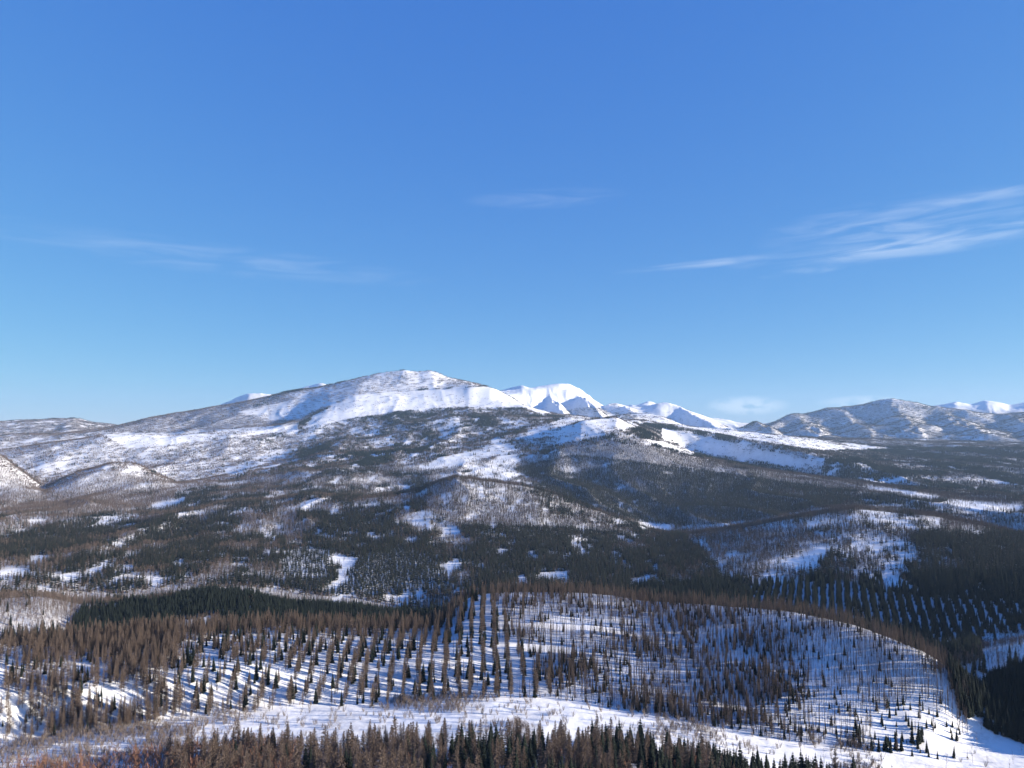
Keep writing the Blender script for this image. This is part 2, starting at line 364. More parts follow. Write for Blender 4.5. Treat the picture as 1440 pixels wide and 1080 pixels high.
# name, polygon, spruce share, bare share, larch share, density, clump scale, size factor
PATCH = [
    ('mid', [(-200, 640), (1640, 640), (1640, 960), (-200, 960)], .58, .32, 0, .97, 130, 1),
    ('mid_left', [(-200, 690), (420, 690), (420, 780), (-200, 790)], .50, .42, 0, .9, 200, 1),
    ('apron', [(250, 640), (300, 612), (480, 592), (560, 576), (735, 570), (900, 594), (990, 640), (700, 660), (500, 668), (250, 690)], .34, .42, 0, .8, 230, 1),
    ('left_bench', [(-200, 600), (150, 606), (420, 596), (420, 650), (260, 690), (180, 720), (-200, 720)], .03, .80, 0, .55, 300, 1),
    ('left_band', [(140, 610), (245, 609), (420, 597), (420, 606), (240, 626), (180, 632)], .04, .12, 0, .6, 200, 1),
    ('left_hills', [(-200, 600), (0, 641), (62, 684), (145, 652), (185, 655), (250, 682), (200, 705), (100, 712), (-200, 712)], .03, .90, 0, .74, 150, 1),
    ('skirt', [(-200, 585), (140, 596), (330, 565), (420, 550), (480, 545), (470, 566), (420, 596), (240, 609), (150, 608), (-200, 640)], .03, .88, 0, .80, 400, 1),
    ('skirt_snow', [(330, 580), (420, 562), (520, 548), (500, 556), (450, 575), (420, 592), (380, 590)], 0, 1.5, 0, .25, 200, 1),
    ('cap', [(400, 556), (450, 545), (540, 523), (605, 519), (690, 543), (600, 547), (520, 555), (450, 566)], 0, 1.5, 0, .40, 250, 1),
    ('white_face', [(425, 604), (440, 585), (500, 556), (560, 551), (640, 546), (690, 543), (720, 557), (740, 574), (640, 573), (560, 579), (500, 588)], 0, 1.5, 0, .06, 120, 1),
    ('far_left', [(-200, 580), (140, 590), (150, 600), (60, 612), (-200, 625)], .10, .75, 0, .9, 500, 1),
    ('range_white', [(690, 535), (860, 535), (865, 575), (830, 592), (760, 582), (690, 560)], .0, .04, 0, .3, 300, 1),
    ('range_low', [(760, 583), (830, 572), (850, 575), (960, 575), (1035, 600), (960, 600), (880, 594)], .05, .60, 0, .6, 400, 1),
    ('range_mid', [(850, 560), (1000, 560), (1040, 600), (960, 592), (860, 575)], .0, .30, 0, .4, 300, 1),
    ('right_mount', [(1035, 610), (1080, 585), (1200, 560), (1260, 555), (1330, 570), (1640, 560), (1640, 622), (1035, 622)], .06, .90, 0, .85, 600, 1),
    ('right_peaks', [(1290, 540), (1640, 540), (1640, 575), (1400, 578), (1330, 573)], .0, .05, 0, .4, 300, 1),
    ('right_plain', [(1040, 612), (1640, 612), (1640, 700), (1440, 700), (1200, 674), (1040, 645)], .40, .46, 0, .95, 330, 1),
    ('plain_strip', [(1100, 612), (1640, 612), (1640, 632), (1240, 628)], .05, .85, 0, .95, 300, 1),
    ('bright_strip', [(890, 588), (960, 594), (1040, 603), (1180, 622), (1270, 632), (1150, 634), (1060, 620), (985, 606)], .0, .26, 0, .5, 110, 1),
    ('blue_slope', [(930, 602), (985, 613), (1050, 628), (1150, 652), (1130, 660), (1040, 645), (985, 635), (930, 620)], .01, .40, 0, .35, 200, 1),
    ('dark_mid', [(735, 700), (770, 672), (720, 660), (800, 640), (960, 650), (1060, 665), (1210, 690), (1180, 712), (1050, 732), (940, 744), (860, 722)], .80, .18, 0, 1.05, 200, 1),
    ('brown_top', [(760, 630), (860, 612), (960, 640), (1100, 662), (1300, 690), (1440, 706), (1440, 716), (1200, 690), (1040, 668), (900, 650)], .22, .72, 0, 1.0, 120, 1),
    ('ridge_mid', [(420, 715), (590, 690), (640, 672), (700, 684), (860, 726), (960, 748), (1000, 760), (760, 740), (560, 735)], .40, .57, 0, 1.0, 110, 1),
    ('fore_dark', [(380, 840), (400, 770), (560, 750), (700, 742), (900, 760), (1010, 765), (1040, 850), (700, 840)], .74, .18, 0, 1.05, 110, 1),
    ('valley_left', [(-200, 770), (130, 760), (400, 750), (400, 840), (250, 832), (120, 840), (-200, 836)], .63, .30, 0, 1.0, 110, 1),
    ('right_slope', [(960, 750), (1050, 737), (1200, 716), (1640, 770), (1640, 800), (1300, 830), (1040, 830)], .34, .40, 0, .8, 90, 1),
    ('right_dark', [(1290, 750), (1440, 752), (1640, 790), (1640, 930), (1400, 900), (1300, 860), (1270, 800)], .84, .12, 0, 1.0, 100, 1),
    ('right_open', [(985, 745), (1100, 730), (1165, 768), (1080, 800), (1000, 790)], .12, .80, 0, .92, 80, 1),
    ('brown_line2', [(1060, 734), (1130, 718), (1200, 712), (1330, 722), (1640, 775), (1640, 785), (1330, 738), (1200, 722), (1130, 727)], .05, .93, 0, 1.3, 60, 1),
    ('left_foot', [(-200, 686), (0, 690), (62, 692), (140, 692), (250, 688), (240, 712), (100, 722), (-200, 720)], .12, .95, 0, 1.1, 120, 1),
    # clearings and streaks of snow
    ('snow', [(590, 658), (612, 646), (690, 630), (735, 632), (690, 643), (640, 656), (600, 662)], .05, .10, 0, .4, 60, 1),
    ('snow', [(640, 672), (690, 650), (738, 636), (722, 660), (736, 668), (715, 676)], .22, .12, 0, .6, 40, 1),
    ('snow', [(740, 606), (790, 590), (875, 588), (905, 601), (860, 607), (800, 612), (740, 618)], .02, .28, 0, .5, 80, 1),
    ('snow', [(903, 619), (935, 622), (985, 636), (975, 641), (930, 629)], 0, .03, 0, .3, 60, 1),
    ('snow', [(118, 742), (160, 726), (172, 727), (140, 740)], 0, .03, 0, .3, 60, 1),
    ('snow', [(203, 717), (225, 706), (262, 699), (258, 706), (225, 716)], 0, .03, 0, .3, 60, 1),
    ('snow', [(60, 810), (118, 804), (122, 810), (90, 816)], 0, .05, 0, .3, 60, 1),
    ('snow', [(122, 804), (160, 793), (158, 800), (126, 812)], 0, .03, 0, .3, 60, 1),
    ('snow', [(0, 802), (40, 800), (35, 812), (0, 816)], 0, .25, 0, .4, 60, 1),
    ('snow', [(45, 782), (70, 778), (68, 788), (45, 790)], 0, .2, 0, .4, 60, 1),
    ('snow', [(300, 668), (345, 650), (395, 632), (420, 634), (380, 650), (335, 668)], .05, .22, 0, .5, 60, 1),
    ('snow', [(395, 718), (440, 700), (470, 700), (430, 716)], .0, .35, 0, .5, 60, 1),
    ('snow', [(558, 730), (600, 720), (612, 742), (600, 748)], .05, .35, 0, .5, 60, 1),
    ('snow', [(612, 742), (640, 740), (648, 756), (620, 760)], .05, .25, 0, .5, 60, 1),
    ('rows_left', [(395, 792), (410, 772), (475, 774), (470, 800), (450, 815), (395, 812)], .55, 0, 0, 1.0, 1, .9),
    ('snow', [(468, 778), (500, 784), (506, 792), (492, 812), (482, 824), (468, 824), (478, 806)], 0, .02, 0, .3, 60, 1),
    ('rows_mid', [(500, 785), (560, 770), (620, 790), (640, 832), (470, 832), (485, 822)], .9, 0, 0, 1.0, 1, .9),
    ('snow', [(616, 794), (652, 786), (648, 800), (640, 818), (632, 806)], 0, .03, 0, .3, 60, 1),
    ('snow', [(800, 752), (822, 752), (820, 775), (806, 770)], .15, .1, 0, .5, 30, 1),
    ('snow', [(762, 806), (800, 805), (795, 818), (765, 816)], 0, .03, 0, .3, 60, 1),
    ('snow', [(725, 812), (740, 808), (745, 822), (725, 824)], 0, .03, 0, .3, 60, 1),
    ('snow', [(885, 812), (920, 811), (915, 820), (885, 820)], 0, .1, 0, .4, 60, 1),
    ('snow', [(540, 838), (575, 836), (575, 850), (550, 852)], .15, .2, 0, .5, 30, 1),
    ('snow', [(412, 836), (442, 836), (442, 843), (412, 843)], .0, .1, 0, .5, 30, 1),
    ('snow', [(895, 734), (950, 739), (935, 749), (900, 744)], .04, .1, 0, .5, 40, 1),
    ('snow_trees', [(1192, 717), (1260, 719), (1325, 732), (1325, 745), (1290, 752), (1240, 738), (1200, 732)], .30, .22, 0, .8, 25, .8),
    ('snow_trees', [(1195, 762), (1240, 758), (1295, 768), (1290, 790), (1240, 785), (1205, 775)], .38, .10, 0, .8, 25, .8),
    ('snow', [(1085, 736), (1160, 723), (1195, 728), (1190, 738), (1110, 745)], .20, .55, 0, .7, 40, .8),
    ('snow', [(1082, 798), (1130, 778), (1170, 768), (1150, 800), (1120, 806)], .02, .22, 0, .5, 40, .9),
    ('knoll_mid', [(1150, 800), (1165, 772), (1195, 785), (1215, 830), (1160, 840)], .66, .25, 0, 1.0, 40, 1),
    ('snow', [(1310, 708), (1345, 704), (1440, 712), (1440, 722), (1360, 716), (1318, 718)], .1, .18, 0, .5, 60, 1),
    ('snow', [(1215, 682), (1290, 692), (1330, 700), (1300, 703), (1220, 690)], .05, .4, 0, .5, 60, 1),
    ('rows_right', [(1040, 832), (1060, 822), (1180, 824), (1220, 830), (1300, 838), (1440, 845), (1640, 850), (1640, 915), (1440, 905), (1370, 908), (1250, 885), (1050, 850)], .93, 0, 0, 1.0, 1, .95),
    ('snow', [(1240, 798), (1262, 798), (1262, 830), (1240, 832)], .15, .3, 0, .5, 30, 1),
    ('pale_brush', [(1372, 905), (1400, 893), (1440, 890), (1640, 888), (1640, 930), (1440, 932), (1380, 930)], .02, .75, 0, .6, 30, .7),
    # nearer: the dark spruce hill, the grey wood beside it
    ('grey_wood', [(-200, 832), (110, 836), (330, 822), (560, 850), (560, 862), (500, 855), (350, 835), (300, 832), (200, 847), (112, 856), (120, 890), (-200, 895)], .04, 1.1, 0, 1.2, 40, .85),
    ('grey_clear', [(-200, 862), (70, 860), (108, 876), (105, 892), (-200, 896)], .03, 1.0, 0, 1.0, 30, .75),
    ('spruce_hill', [(112, 856), (200, 847), (300, 832), (350, 836), (400, 848), (500, 856), (600, 868), (600, 900), (480, 905), (100, 905)], .92, .06, 0, 1.2, 70, .8),
    ('grey_gap', [(225, 885), (280, 868), (300, 866), (318, 880), (260, 890)], .05, .9, 0, .8, 30, .7),
]

ROW_DIR = {'rows_left': (R(16), 9.5), 'rows_mid': (R(-24), 10.0), 'rows_right': (R(22), 12.5)}


def grow(x, y, z, d):
    """kind (0 none, 1 spruce, 2 bare, 3 larch), size factor for candidate places beyond the first hill"""
    n = len(x)
    px, py = project(x, y, z)
    wamp = np.clip(4200.0 / d, .35, 3.0)
    qx = px + 5.0 * wamp * fbm(x / 60, y / 60, 61, 3)
    qy = py + 1.6 * wamp * fbm(x / 60, y / 60, 67, 3)
    vis = (z / d) >= sample(RUN, x, y) - 1.2 / F
    pid = np.zeros(n, int)
    for k, p in enumerate(PATCH):
        m = inside(p[1], qx, qy)
        pid[m] = k
    # hidden ground keeps the woods of the slope it belongs to
    pid[~vis & (d > 1000) & (d < 5200)] = 0
    pid[~vis & (d < 1200)] = [i for i, p in enumerate(PATCH) if p[0] == 'grey_wood'][0]
    far_skirt = [i for i, p in enumerate(PATCH) if p[0] == 'right_mount'][0]
    pid[~vis & (d > 5200)] = far_skirt
    tab = np.array([(p[2], p[3], p[4], p[5], p[6], p[7]) for p in PATCH])[pid]
    t = np.zeros(n); t2 = np.zeros(n)
    for s in np.unique(tab[:, 4]):
        m = tab[:, 4] == s
        s_ = max(s, 12.0)
        xm, ym = x[m], y[m]
        bend = 90 * fbm(xm / 700, ym / 700, 73, 2)               # stands drawn out down the drainage
        t[m] = .62 * fbm((xm + bend) / s_ * .85, ym / s_ * .20, 71, 5, .64) + .5 * fbm(xm / s_ * 1.1, ym / s_ * .8, 83, 4, .6)
    u = 0.5 + 0.5 * np.tanh(2.4 * t)           # roughly even over 0..1
    u = u + 0.22 * (rng.random(n) - .5)
    ps, pb, dens = tab[:, 0], tab[:, 1], tab[:, 3]
    r, r2 = rng.random(n), rng.random(n)
    kind = np.zeros(n, int)
    sp = u < ps
    ba = ~sp & (u < ps + pb)
    op = ~sp & ~ba
    kind[sp & (r < .88 * dens)] = 1
    kind[sp & (r >= .88 * dens) & (r < .95 * dens)] = 2
    kind[ba & (r < .92 * dens)] = 2
    kind[ba & (r2 < .11 * np.clip(ps * 4, 0, 1))] = 1
    kind[op & (r < .10 * dens)] = 2
    kind[op & (r > .985) & (ps > .1)] = 1
    for i, p in enumerate(PATCH):
        if p[0] in ROW_DIR:
            a, sp_ = ROW_DIR[p[0]]; wd = {'rows_right': .28, 'rows_left': .22}.get(p[0], .36)
            m = pid == i
            across = x[m] * math.cos(a) - y[m] * math.sin(a) + 2.0 * fbm(x[m] / 70, y[m] / 70, 5, 2)
            ph = np.abs(((across / sp_) % 1.0) - .5) * sp_
            kind[m] = np.where(((ph < sp_ * wd) & (rng.random(m.sum()) < .93)) | (rng.random(m.sum()) < .035), 1, 0)
    gs = np.select([d < 1500, d < 2600, d < 4600, d < 8600], [.7, 1.0, 1.5, 2.4], 4.0)
    hole = fbm(x / (26 * gs), y / (40 * gs), 141, 3) + .35 * (rng.random(n) - .5)
    lim = np.array([{'brown_line2': 9, 'brown_top': .75, 'grey_wood': .6, 'spruce_hill': .75, 'right_dark': .42, 'dark_mid': .52, 'rows_left': 9, 'rows_mid': 9, 'rows_right': .8, 'skirt': .7, 'right_mount': .6, 'left_foot': .6}.get(p[0], .30) for p in PATCH])[pid]
    kind[hole > lim] = 0
    kind[(d > 9000) & (rng.random(n) < np.where(px < 722, ramp(z, 640, 800), ramp(z, 330, 620)) * .8)] = 0        # tree line
    return kind, tab[:, 5], pid


# ------------------------------------------------------------------ materials
def material(name, base, vary=None, rough=0.9, spread=0.42):
    m = bpy.data.materials.new(name)
    m.use_nodes = True
    nt = m.node_tree; N, L = nt.nodes, nt.links
    b = N['Principled BSDF']
    b.inputs['Roughness'].default_value = rough
    b.inputs['Specular IOR Level'].default_value = 0.15
    b.inputs['Base Color'].default_value = (*base, 1)
    if vary:
        oi = N.new('ShaderNodeObjectInfo')
        mx = N.new('ShaderNodeMix'); mx.data_type = 'RGBA'
        mx.inputs[6].default_value = (*base, 1); mx.inputs[7].default_value = (*vary, 1)
        L.new(oi.outputs['Random'], mx.inputs['Factor'])
        tc = N.new('ShaderNodeTexCoord'); nz = N.new('ShaderNodeTexNoise')
        nz.inputs['Scale'].default_value = 1.3; nz.inputs['Detail'].default_value = 3
        L.new(tc.outputs['Object'], nz.inputs['Vector'])
        hv = N.new('ShaderNodeHueSaturation')
        mr = N.new('ShaderNodeMapRange')
        mr.inputs['To Min'].default_value = 1 - spread; mr.inputs['To Max'].default_value = 1 + spread
        mr.inputs['From Min'].default_value = .3; mr.inputs['From Max'].default_value = .7
        L.new(nz.outputs['Fac'], mr.inputs['Value']); L.new(mr.outputs[0], hv.inputs['Value'])
        L.new(mx.outputs[2], hv.inputs['Color']); L.new(hv.outputs[0], b.inputs['Base Color'])
    return m


M_SPRUCE = material('spruce_needles', (.009, .014, .0125), (.017, .024, .017))  # darker than real needles: self-shading between them is put into the colour
M_SBARK = material('spruce_bark', (.07, .05, .04))
M_LARCH = material('larch_twigs', (.120, .090, .074), (.172, .132, .107))
M_LBARK = material('larch_bark', (.075, .056, .047))
M_BARE = material('bare_twigs', (.132, .097, .080), (.180, .140, .117))
M_BBARK = material('pale_bark', (.20, .165, .14), (.30, .26, .23))
M_BRUSH = material('reddish_twigs', (.25, .125, .08), (.30, .17, .11))
M_SHRUB = material('shrub_twigs', (.17, .125, .10), (.24, .185, .15))


def snow_material():
    m = bpy.data.materials.new('snow_ground')
    m.use_nodes = True
    nt = m.node_tree; N, L = nt.nodes, nt.links
    b = N['Principled BSDF']
    b.inputs['Roughness'].default_value = .65
    b.inputs['Specular IOR Level'].default_value = .25
    at = N.new('ShaderNodeAttribute'); at.attribute_name = 'scrub'
    tc = N.new('ShaderNodeTexCoord')
    nz = N.new('ShaderNodeTexNoise'); nz.inputs['Scale'].default_value = .35; nz.inputs['Detail'].default_value = 6
    nz.inputs['Roughness'].default_value = .7
    L.new(tc.outputs['Object'], nz.inputs['Vector'])
    mr = N.new('ShaderNodeMapRange'); mr.inputs['From Min'].default_value = .34; mr.inputs['From Max'].default_value = .56
    L.new(nz.outputs['Fac'], mr.inputs['Value'])
    mu = N.new('ShaderNodeMath'); mu.operation = 'MULTIPLY'
    L.new(at.outputs['Fac'], mu.inputs[0]); L.new(mr.outputs[0], mu.inputs[1])
    mx = N.new('ShaderNodeMix'); mx.data_type = 'RGBA'
    n3 = N.new('ShaderNodeTexNoise'); n3.inputs['Scale'].default_value = .03; n3.inputs['Detail'].default_value = 7
    n3.inputs['Roughness'].default_value = .65
    L.new(tc.outputs['Object'], n3.inputs['Vector'])
    m3 = N.new('ShaderNodeMapRange'); m3.inputs['From Min'].default_value = .35; m3.inputs['From Max'].default_value = .68
    L.new(n3.outputs['Fac'], m3.inputs['Value'])
    sm = N.new('ShaderNodeMix'); sm.data_type = 'RGBA'
    sm.inputs[6].default_value = (.89, .89, .89, 1); sm.inputs[7].default_value = (.76, .765, .77, 1)
    L.new(m3.outputs[0], sm.inputs['Factor']); L.new(sm.outputs[2], mx.inputs[6])
    mx.inputs[7].default_value = (.135, .105, .09, 1)
    L.new(mu.outputs[0], mx.inputs['Factor']); L.new(mx.outputs[2], b.inputs['Base Color'])
    n2 = N.new('ShaderNodeTexNoise'); n2.inputs['Scale'].default_value = .12; n2.inputs['Detail'].default_value = 8
    L.new(tc.outputs['Object'], n2.inputs['Vector'])
    bp = N.new('ShaderNodeBump'); bp.inputs['Strength'].default_value = .35; bp.inputs['Distance'].default_value = 2.0
    L.new(n2.outputs['Fac'], bp.inputs['Height']); L.new(bp.outputs[0], b.inputs['Normal'])
    return m


M_SNOW = snow_material()


def tag(o, label=None, cat=None, group=None, kind=None):
    for k, v in (('label', label), ('category', cat), ('group', group), ('kind', kind)):
        if v:
            o[k] = v
    return o


# ------------------------------------------------------------------ the ground sheet
def build_ground():
    me = bpy.data.meshes.new('ground')
    nv = NAZ * ND
    co = np.stack([XG, YG, ZG], -1).reshape(-1, 3).astype(np.float32)
    i, j = np.meshgrid(np.arange(NAZ - 1), np.arange(ND - 1), indexing='ij')
    a = (i * ND + j).ravel()
    quads = np.stack([a, a + 1, a + ND + 1, a + ND], 1).astype(np.int32)
    quads = quads[:, ::-1]
    me.vertices.add(nv); me.vertices.foreach_set('co', co.ravel())
    me.loops.add(quads.size); me.loops.foreach_set('vertex_index', quads.ravel())
    me.polygons.add(len(quads))
    me.polygons.foreach_set('loop_start', np.arange(0, quads.size, 4, dtype=np.int32))
    me.polygons.foreach_set('use_smooth', np.ones(len(quads), bool))
    at = me.attributes.new('scrub', 'FLOAT', 'POINT')
    x, y, z = co[:, 0].astype(float), co[:, 1].astype(float), co[:, 2].astype(float)
    d = np.hypot(x, y)
    px, py = project(x, y, z)
    s = np.zeros(nv)
    far = d > 900
    k, _, pid = grow(x[far], y[far], z[far], d[far])
    tab = np.array([(p[2], p[3], p[5]) for p in PATCH])[pid]
    g = np.zeros(far.sum()); g[k == 2] = .64; g[k == 1] = .42
    s[far] = g
    s2 = s.reshape(NAZ, ND)
    for _ in range(2):                                  # soften along both directions
        s2[1:-1] = (s2[:-2] + 2 * s2[1:-1] + s2[2:]) / 4
        s2[:, 1:-1] = (s2[:, :-2] + 2 * s2[:, 1:-1] + s2[:, 2:]) / 4
    nr = d < 905
    lit = .42 * np.clip(.35 + 1.1 * fbm(x[nr] / 14, y[nr] / 14, 201, 4), 0, 1) * np.clip(.5 + .9 * fbm(x[nr] / 55, y[nr] / 55, 207, 3), 0, 1)
    s2.reshape(-1)[nr] = lit                            # twigs, grass and litter through the snow
    at.data.foreach_set('value', s2.ravel().astype(np.float32))
    me.materials.append(M_SNOW)
    me.update(calc_edges=True)
    o = bpy.data.objects.new('snowy_terrain', me)
    COL.objects.link(o)
    tag(o, kind='structure')
    return o


build_ground()


# ------------------------------------------------------------------ tree shapes (metres, foot at z = 0)
class MB:
    def __init__(s):
        s.v, s.f, s.m = [], [], []

    def tri(s, a, b, c, m=0):
        n = len(s.v); s.v += [a, b, c]; s.f.append((n, n + 1, n + 2)); s.m.append(m)

    def quad(s, a, b, c, d, m=0):
        n = len(s.v); s.v += [a, b, c, d]; s.f.append((n, n + 1, n + 2, n + 3)); s.m.append(m)

    def limb(s, pts, rad, sides=6, m=0):
        n0 = len(s.v)
        for (p, r) in zip(pts, rad):
            for k in range(sides):
                t = 2 * math.pi * k / sides
                s.v.append((p[0] + r * math.cos(t), p[1] + r * math.sin(t), p[2]))
        for i in range(len(pts) - 1):
            for k in range(sides):
                a = n0 + i * sides + k; b = n0 + i * sides + (k + 1) % sides
                s.f.append((a, b, b + sides, a + sides)); s.m.append(m)

    def blade(s, a, b, w, m=0):
        """thin tapering twig from a to b: two crossed slivers"""
        d = (b[0] - a[0], b[1] - a[1], b[2] - a[2])
        h = math.hypot(d[0], d[1]) + 1e-6
        q = (-d[1] / h * w, d[0] / h * w, 0.0)
        s.tri((a[0] - q[0], a[1] - q[1], a[2]), (a[0] + q[0], a[1] + q[1], a[2]), b, m)
        s.tri((a[0], a[1], a[2] - w), (a[0], a[1], a[2] + w), b, m)

    def mesh(s, name, mats):
        me = bpy.data.meshes.new(name)
        me.from_pydata(s.v, [], s.f)
        for mt in mats:
            me.materials.append(mt)
        me.polygons.foreach_set('material_index', s.m)
        me.update()
        return me


def spruce_shape(seed, low=False):
    r = random.Random(seed)
    t, c = MB(), MB()
    Hh, Rr = 18.0, 2.5 + r.random() * .6
    lean = (r.uniform(-.15, .15), r.uniform(-.15, .15))
    t.limb([(0, 0, -1.0), (0, 0, .6), (lean[0] * .5, lean[1] * .5, 9), (lean[0], lean[1], Hh * .97)], [.30, .24, .14, .02], 5 if low else 7)
    nwh = 9 if low else 24
    for i in range(nwh):
        f = (i + r.random() * .6) / nwh
        z = Hh * (.07 + .91 * f)
        rad = Rr * ((1 - f) ** .82) * (.86 + .28 * r.random()) + .10
        nb = 5 if low else (8 if f < .7 else 6)
        a0 = r.random() * 6.28
        for k in range(nb):
            a = a0 + 6.283 * k / nb + r.uniform(-.25, .25)
            ln = rad * r.uniform(.72, 1.12)
            ca, sa = math.cos(a), math.sin(a)
            dr = ln * r.uniform(.28, .55)
            w = ln * (.42 if low else .30) + .08
            mid = (ca * ln * .55, sa * ln * .55, z - dr * .35)
            tip = (ca * ln, sa * ln, z - dr)
            b0 = (0, 0, z + .25)
            l_ = (mid[0] - sa * w, mid[1] + ca * w, mid[2] - w * .5)
            r_ = (mid[0] + sa * w, mid[1] - ca * w, mid[2] - w * .5)
            c.quad(b0, l_, tip, r_)
            hang = .45 * ln + .25
            c.tri((0, 0, z - .1), tip, (mid[0], mid[1], mid[2] - hang * .8))
    for k in range(3):                                   # leading shoot
        a = 2.1 * k
        c.tri((.12 * math.cos(a), .12 * math.sin(a), Hh * .95), (.12 * math.cos(a + 2.1), .12 * math.sin(a + 2.1), Hh * .95), (lean[0], lean[1], Hh * 1.03))
    return t, c


def larch_shape(seed, thin=False):
    r = random.Random(seed)
    t, c = MB(), MB()
    Hh = 20.0
    Rr = (1.3 if thin else 3.0) + r.random() * .5
    bx, by = r.uniform(-.25, .25), r.uniform(-.25, .25)
    t.limb([(0, 0, -1.0), (0, 0, .8), (bx * .5, by * .5, 10), (bx, by, Hh * .98)], [.36, .31, .20, .03] if thin else [.26, .21, .13, .025], 7)
    z0 = .45 if thin else .16
    nwh = 16 if thin else 36
    for i in range(nwh):
        f = (i + r.random()) / nwh
        z = Hh * (z0 + (1 - z0) * f * .985)
        rad = Rr * (min(1, (1 - f) * 1.12) ** .95) * (1.0 if f > .12 else .7) + .12
        for k in range(4 if thin else 7):
            a = r.random() * 6.283
            ln = rad * r.uniform(.6, 1.15)
            ca, sa = math.cos(a), math.sin(a)
            ox, oy = bx * z / Hh, by * z / Hh
            rise = ln * r.uniform(-.15, .40)
            base = (ox, oy, z); tip = (ox + ca * ln, oy + sa * ln, z + rise)
            c.blade(base, tip, .06 if thin else .075)
            for q in range(3 if thin else 8):
                g = r.uniform(.2, 1.0)
                p = (base[0] + (tip[0] - base[0]) * g, base[1] + (tip[1] - base[1]) * g, base[2] + (tip[2] - base[2]) * g)
                s = r.uniform(.35, .95) * (1.15 - .4 * g) * (.30 + .75 * (1 - f))
                aa = a + r.choice((-1, 1)) * r.uniform(.4, 1.2)
                c.tri((p[0] - sa * .07, p[1] + ca * .07, p[2] - .07), (p[0] + sa * .07, p[1] - ca * .07, p[2] + .07),
                      (p[0] + math.cos(aa) * s, p[1] + math.sin(aa) * s, p[2] + r.uniform(-.3, .35)))
    return t, c


def bare_shape(seed, k_w=1.0):
    """leafless broadleaf: slender trunk, steep forking limbs, sprays of twigs"""
    r = random.Random(seed)
    t, c = MB(), MB()
    Hh = 14.0
    bx, by = r.uniform(-.7, .7), r.uniform(-.7, .7)
    t.limb([(0, 0, -1.0), (0, 0, .6), (bx * .4, by * .4, 6), (bx, by, Hh * .93)], [.20, .16, .10, .02], 6)
    for i in range(13):
        f = r.uniform(.28, .93)
        z = Hh * f
        a = r.random() * 6.283
        ln = (3.6 * (1 - f) + 1.3) * r.uniform(.75, 1.2)
        ox, oy = bx * f, by * f
        m1 = (ox + math.cos(a) * ln * .42, oy + math.sin(a) * ln * .42, z + ln * .55)
        tip = (ox + math.cos(a) * ln * .62, oy + math.sin(a) * ln * .62, z + ln * 1.05)
        c.blade((ox, oy, z), m1, .07 * k_w); c.blade((m1[0], m1[1], m1[2] - .12), tip, .05 * k_w)
        for q in range(9):
            g = r.uniform(.2, 1.0)
            p = tuple(m1[k] + (tip[k] - m1[k]) * g for k in range(3)) if q > 3 else tuple((ox, oy, z)[k] + (m1[k] - (ox, oy, z)[k]) * g for k in range(3))
            aa = a + r.uniform(-1.4, 1.4); s = r.uniform(.6, 1.3)
            c.blade(p, (p[0] + math.cos(aa) * s * .6, p[1] + math.sin(aa) * s * .6, p[2] + s * r.uniform(.3, .9)), .040 * k_w)
    return t, c


def shrub_shape(seed):
    r = random.Random(seed)
    t, c = MB(), MB()
    for i in range(9):
        a = r.random() * 6.283; ln = r.uniform(2.0, 4.2); lean = r.uniform(.15, .55)
        b = (r.uniform(-.4, .4), r.uniform(-.4, .4), -.5)
        tip = (b[0] + math.cos(a) * ln * lean, b[1] + math.sin(a) * ln * lean, ln)
        t.limb([b, tuple((b[k] + tip[k]) / 2 + (0.12 if k < 2 else 0) for k in range(3)), tip], [.06, .045, .012], 4)
        for q in range(9):
            g = r.uniform(.3, 1.0)
            p = tuple(b[k] + (tip[k] - b[k]) * g for k in range(3))
            aa = a + r.uniform(-1.6, 1.6); s = r.uniform(.4, 1.1)
            c.blade(p, (p[0] + math.cos(aa) * s * .7, p[1] + math.sin(aa) * s * .7, p[2] + s * r.uniform(.2, .8)), .058)
    return t, c


def merge(tc, crown_mat, bark_mat, name):
    t, c = tc
    b = MB()
    b.v = list(c.v); b.f = list(c.f); b.m = [0] * len(c.f)
    n = len(b.v)
    b.v += t.v; b.f += [tuple(i + n for i in f) for f in t.f]; b.m += [1] * len(t.f)
    return b.mesh(name, [crown_mat, bark_mat])


SHAPES = {
    'spruce': ([spruce_shape(s) for s in (1, 2, 3, 4)], M_SPRUCE, M_SBARK),
    'larch': ([larch_shape(s) for s in (11, 12, 13, 14, 17, 18)] + [larch_shape(s, True) for s in (15, 16)], M_LARCH, M_LBARK),
    'bare_tree': ([bare_shape(s) for s in (21, 22, 23, 24)], M_BARE, M_BBARK),
    'brush': ([bare_shape(s, 2.2) for s in (81, 82, 83)], M_BRUSH, M_BBARK),
    'shrub': ([shrub_shape(s) for s in (31, 32, 33)], M_SHRUB, M_BBARK),
}


